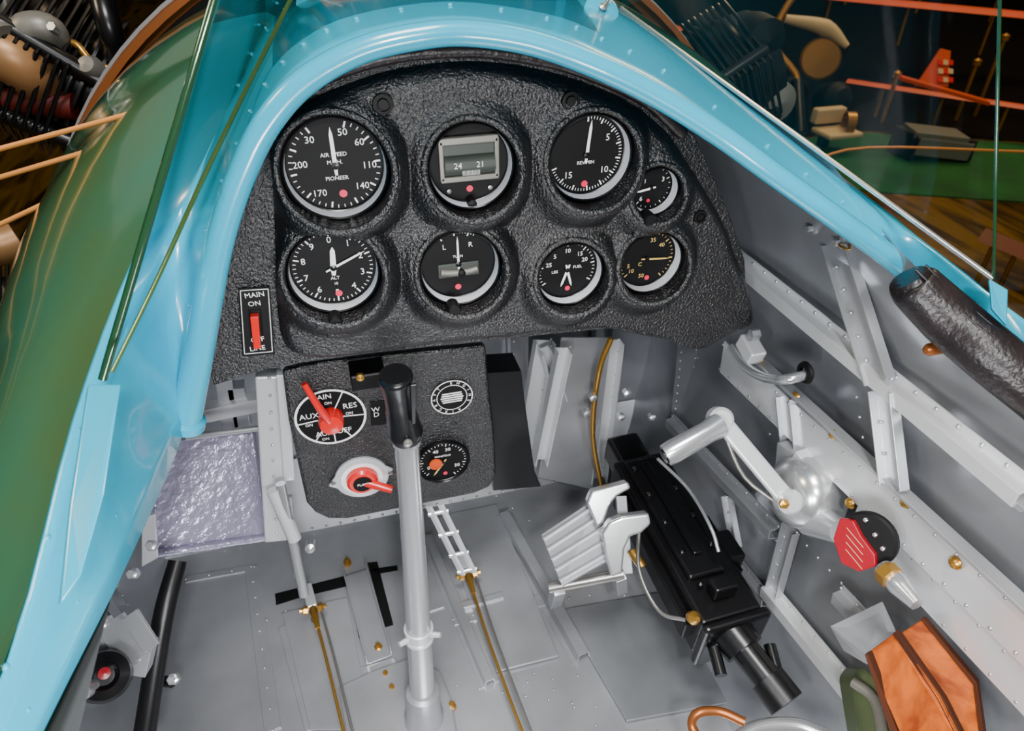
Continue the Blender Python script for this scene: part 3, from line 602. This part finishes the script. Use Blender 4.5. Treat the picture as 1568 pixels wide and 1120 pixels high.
def board(P,th,m=WOD,n=(-.8,-.3,.4)): prism('board',[oT(x,y,t_) for x,y,t_ in P],V(n),th,m,wb,bevel=.001)
board([(1402,1050,.56),(1443,1020,.575),(1515,1120,.545),(1570,1230,.52),(1490,1260,.50),(1430,1120,.535)],.006)
board([(1450,1022,.60),(1489,997,.60),(1575,1100,.565),(1590,1250,.54),(1545,1190,.55)],.006)
board([(1443,1018,.575),(1450,1014,.58),(1526,1122,.55),(1580,1230,.525),(1570,1232,.52),(1515,1122,.545)],.008,WOE)
board([(1487,994,.60),(1493,994,.60),(1578,1096,.565),(1600,1250,.54),(1590,1250,.54),(1572,1100,.565)],.008,WOE)
board([(1400,1050,.555),(1406,1048,.555),(1500,1290,.50),(1480,1290,.50)],.010,WOE)
sh=E('bent_sheet_bracket')
prism('sheet',[oT(x,y,t) for x,y,t in [(1338,1010,.66),(1422,970,.66),(1445,1020,.62),(1400,1060,.60)]],(-.6,-.3,.7),.002,PAP,sh)
prism('sheet_side',[oT(x,y,t) for x,y,t in [(1338,1010,.66),(1400,1060,.60),(1398,1072,.60),(1360,1050,.64)]],(-.6,-.3,.7),.002,SIL,sh)
ob=E('olive_ammunition_box')
prism('box_body',[oT(x,y,t) for x,y,t in [(1372,1095,.66),(1392,1072,.66),(1440,1120,.62),(1470,1250,.58),(1400,1250,.6)]],(.3,.5,-.9),.05,OLG,ob,.006)
tube('box_latch',[oT(1375,1100,.65),oT(1410,1130,.63),(oT(1425,1200,.6))],.005,GRY,ob,10,4)
hs=E('breather_hose')
tube('hose',[oT(1130,1200,.72),oT(1115,1170,.73),oT(1125,1150,.73),(oT(1160,1148,.73)),oT(1200,1165,.72)],.005,BRZ,hs,14,6)
tube('tank_rim',[oT(1180,1200,.70),oT(1220,1175,.71),oT(1280,1170,.71),oT(1330,1187,.70)],.008,SILB,hs,14,6)
# ---------------------------------------------------------------- radial engine
en=E('radial_engine'); ec=V((.14,1.22,-.6))
lathe('crankcase',ec,(0,1,0),[(0,-.18),(.28,-.17),(.33,-.1),(.33,.1),(.2,.25),(0,.3)],GRY,en,40)
for i in range(9):
    a=math.radians(25+40*i); d=V((math.cos(a),0,math.sin(a)))
    pf=[(.06,.28)]
    for k in range(22):
        h=.34+k*.014; pf+= [(.080,h),(.112,h+.002),(.112,h+.006),(.080,h+.008)]
    pf+=[(.085,.66),(.10,.68),(.09,.74),(.05,.76),(0,.76)]
    lathe('cylinder_%d'%i,ec,d,pf,BLS,en,28)
    s=V((0,1,0)).cross(d)
    for q in (-1,1):
        tube('pushrod',[ec+d*.3+s*q*.03+V((0,-.12,0)),ec+d*.70+s*q*.06+V((0,-.11,0))],.012,BLS,en,10)
        lathe('rocker_box',ec+d*.72+s*q*.06+V((0,-.04,0)),V((0,-1,0)),[(.035,-.04),(.04,.0),(.036,.04),(0,.05)],GRY if q>0 else BLM,en,20)
    for k in range(9): tube('head_fin',[ec+d*(.60+.012*k)-s*.13,ec+d*(.60+.012*k)-s*.05+V((0,-.13,0)),ec+d*(.60+.012*k)+s*.05+V((0,-.13,0)),ec+d*(.60+.012*k)+s*.13],.003,BLS,en,6)
q=lambda x,y,t:oT(x,y,t)
tube('exhaust_stack',[q(-60,62,.90),q(0,85,.90),q(45,112,.92),q(70,150,.97)],[.036,.036,.034,.030],TAN,en,28,5)
tube('exhaust_flange',[q(-2,84,.89),q(8,90,.89)],.040,GRY,en,28)
tube('intake_elbow',[q(20,78,.90),q(45,48,.90),q(80,50,.91),q(92,88,.95)],[.016,.021,.020,.020],GRY,en,20,5)
lathe('flange_bolt',q(90,48,.89),-FW,[(.006,0),(.006,.01),(0,.01)],SILB,en,6)
tube('red_collar',[q(10,160,.94),q(120,172,.96)],.018,mat('brick_red','#5a140a',.5),en,16)
lathe('spark_plug_cap',q(145,108,.93),-FW,[(.014,-.04),(.016,0),(.011,.01),(0,.012)],GRY,en,20)
tube('ignition_lead',[q(90,75,.93),q(120,70,.93),q(150,100,.94),q(200,110,.96),q(250,60,1.0)],.005,BRS,en,10,6)
tube('black_pipe',[q(160,-20,.92),q(175,40,.92),q(195,95,.95)],.016,BLS,en,16,4)
tube('exhaust_tail',[q(-60,400,.90),q(0,395,.92),q(30,385,.93)],.028,TAN,en,20,4)
for i,(x1,y1,x0,y0) in enumerate([(230,178,0,240),(195,228,0,286),(185,275,0,362)]):
    e=E('bracing_wire'); a=oY(x1,y1,.74); b=oY(x0,y0,.74); dd=b-a
    tube('wire',[a,a+dd*9],.0025,CRM,e,8); tube('wire_terminal',[a-dd*.03,a+dd*.12],[.004,.0025],CRM,e,10)
# ---------------------------------------------------------------- museum hall
ZG=-2.2
m=E('floor'); prism('floor_boards',[(-12,-6,ZG),(22,-6,ZG),(22,22,ZG),(-12,22,ZG)],(0,0,-1),.1,WFL,m,bevel=0)
for nm,P in (('wall_north',[(-12,20,ZG),(22,20,ZG),(22,20,6),(-12,20,6)]),('wall_east',[(20,-6,ZG),(20,22,ZG),(20,22,6),(20,-6,6)]),('wall_west',[(-11,-6,ZG),(-11,22,ZG),(-11,22,6),(-11,-6,6)])):
    e=E(nm); mk('wall_sheet',P,[(0,1,2,3)],DRK,e)
g=lambda x,y,h=.0:oZ(x,y,ZG+h)
e=E('green_carpet'); prism('pile',[g(1200,240),g(1370,214),g(1720,238),g(1760,335),g(1400,310),g(1260,285)],up,.012,GRN,e,bevel=0)
e=E('dark_far_floor'); prism('dark_floor_sheet',[g(1000,-60),g(1720,-60),g(1720,234),g(1370,210),g(1195,236),g(1040,160)],up,.01,mat('dark_floor_tone','#0d0704',.95,spec=.1),e,bevel=0)  # dark sheet added over the boards to darken the far floor
def wing(name,x1,y1,x2,y2,t1,t2,ch,m_,th=.06):
    e=E(name); a,b=oT(x1,y1,t1),oT(x2,y2,t2)
    pr=[(0,0),(.08,.5),(.3,.75),(.6,.6),(1,0),(.5,-.2),(.1,-.3)]
    extr('wing_panel',a,b,[((k-.5)*ch,h*th) for k,h in pr],(0,0,1),m_,e,bevel=0)
    for t in (.2,.5,.8):
        q=a.lerp(b,t); tube('interplane_strut',[q,q+V((0,0,-.4))],.016,GLD,e,8)
BRN=mat('wing_brown','#6a3008',.5)
wing('biplane_wing',1260,-10,1700,32,8,7,.22,ORG); wing('biplane_wing',1365,132,1700,182,7.5,6.5,.10,ORG,.04); wing('biplane_wing',1130,100,1250,118,8,7.6,.10,ORG,.04)
wing('biplane_wing',1300,-60,1700,-15,8.5,8,.5,BRN)
e=E('model_aircraft_tail'); 
P=[(1476,138),(1516,78),(1532,82),(1528,140)]
prism('fin',[oT(x,y,6.5) for x,y in P],FW,.03,ORG,e,bevel=0); beam('tailplane',oT(1450,125,6.4),oT(1590,165,6.4),.14,.03,up,ORG,e)
for i in range(3):
    for j in range(3):
        x=1512+j*8;y=96+i*14; prism('checker',[oT(a,b,6.48) for a,b in [(x,y),(x+8,y+1),(x+8,y+9),(x,y+8)]],FW,.01,WARMW if (i+j)%2 else RED,e,bevel=0)
e=E('display_engine_stand')
tube('pylon',[oT(1245,180,6.8),oT(1285,130,6.8),oT(1245,70,6.8),oT(1262,20,6.8),oT(1290,-20,6.8)],.035,GLD,e,12,5); tube('pylon_arm',[oT(1265,30,6.8),oT(1330,45,6.8),oT(1365,75,6.8)],[.04,.08,.03],WARMW,e,12,5)
lathe('oval_disc',oT(1322,95,6.9),V((-.5,-1,.35)),[(.19,-.02),(.20,0),(.18,.02),(0,.03)],GLD,e,32)
tube('stand_strut',[oT(1290,215,6.8),oT(1285,130,6.8)],.07,BLS,e,12)
for x,y in ((1230,150),(1280,150),(1350,160),(1260,190)): lathe('cylinder_head',oT(x,y,7.0),(0,-1,.3),[(.16,-.2),(.17,0),(.1,.1),(0,.12)],BLM,e,16)
e=E('museum_chair'); a=oT(1338,185,6.5); beam('seat_back',a+V((-.18,0,0)),a+V((.14,0,0)),.10,.14,up,WARMW,e,.02); beam('seat_pan',a+V((-.18,-.15,-.12)),a+V((.18,-.15,-.12)),.3,.05,up,WARMW,e,.02)
lathe('seat_wheel',oT(1368,198,6.4),(1,-.4,0),[(.1,-.04),(.1,.04),(.04,.05),(0,.05)],GLD,e,20); beam('seat_leg',a+V((0,0,-.1)),V((a.x,a.y,ZG+.02)),.08,.08,(0,1,0),BLS,e)
e=E('display_bench'); a,b=oT(1465,210,6.3),oT(1550,220,6.3); beam('bench_top',a,b,.3,.06,up,GRY,e,.01); beam('bench_front',a+V((0,-.15,-.1)),b+V((0,-.15,-.1)),.04,.16,up,GRY,e,.01)
for q_ in (a,b): beam('bench_leg',q_,V((q_.x,q_.y,ZG+.02)),.08,.3,(0,1,0),BLM,e)
e=E('barrier_post'); 
for x,y in ((1620,60),(1446,120),(1575,100)):
    q_=oT(x,y,7); tube('post',[q_,V((q_.x,q_.y,ZG+.02))],.02,GLD,e,10); lathe('post_cap',q_,up,[(.04,-.03),(.04,.02),(0,.04)],GLD,e,14)
e=E('barrier_rail'); tube('rail',[oT(1300,262,5.5),oT(1400,238,5.5),oT(1660,245,5.3)],.010,CRM,e,8,4)
wing('biplane_wing',1040,30,1120,60,7,7,.2,ORG,.05); wing('biplane_wing',1580,380,1700,430,4.6,4.4,.2,BRN)
# ---------------------------------------------------------------- lights
def area(name,loc,tgt,size,e,c=(1,1,1)):
    l=bpy.data.lights.new(name,'AREA'); l.energy=e; l.size=size; l.color=c; o=bpy.data.objects.new(name,l); col.objects.link(o); o.location=loc
    o.rotation_euler=(V(tgt)-V(loc)).to_track_quat('-Z','Y').to_euler()
area('overhead_lamp',(.05,.05,1.3),(.12,.5,-.6),.45,32,(1,.99,.98))
area('camera_flash_bounce',(.05,-.30,.30),(.15,.6,-.6),.08,8,(1,1,1))
area('cockpit_fill_light',(-.02,.02,-.34),(-.10,.62,-.76),.10,2.6,(.96,.96,1)); area('cockpit_fill_light.001',(.12,-.02,-.30),(.42,.5,-.55),.10,1.9,(1,1,1))  # unseen fill lights, added to brighten the dark cockpit interior
area('hall_lamp',(7,7,4.5),(6,7,-2),3,240,(1,.70,.40)); area('hall_lamp.001',(-2.2,.8,1.6),(-.3,.9,-.4),.4,30,(1,.80,.55))
area('hall_lamp.002',(3,3,4),(4,5,-2),2,100,(1,.74,.42))
w=bpy.data.worlds.new('world'); bpy.context.scene.world=w; w.use_nodes=True; w.node_tree.nodes['Background'].inputs[0].default_value=(.84,.80,.74,1); w.node_tree.nodes['Background'].inputs[1].default_value=.22
# ---------------------------------------------------------------- camera
cam=bpy.data.cameras.new('camera'); co_=bpy.data.objects.new('camera',cam); col.objects.link(co_)
cam.sensor_width=36; cam.lens=F*36/1650; cam.clip_start=.01; cam.clip_end=100
cam.dof.use_dof=True; cam.dof.focus_distance=.64; cam.dof.aperture_fstop=11
co_.matrix_world=Matrix((R,U,-FW)).transposed().to_4x4()
bpy.context.scene.camera=co_
bpy.context.view_layer.update()
for o in list(col.objects):
    if o.parent is None: o.location.z+=2.2
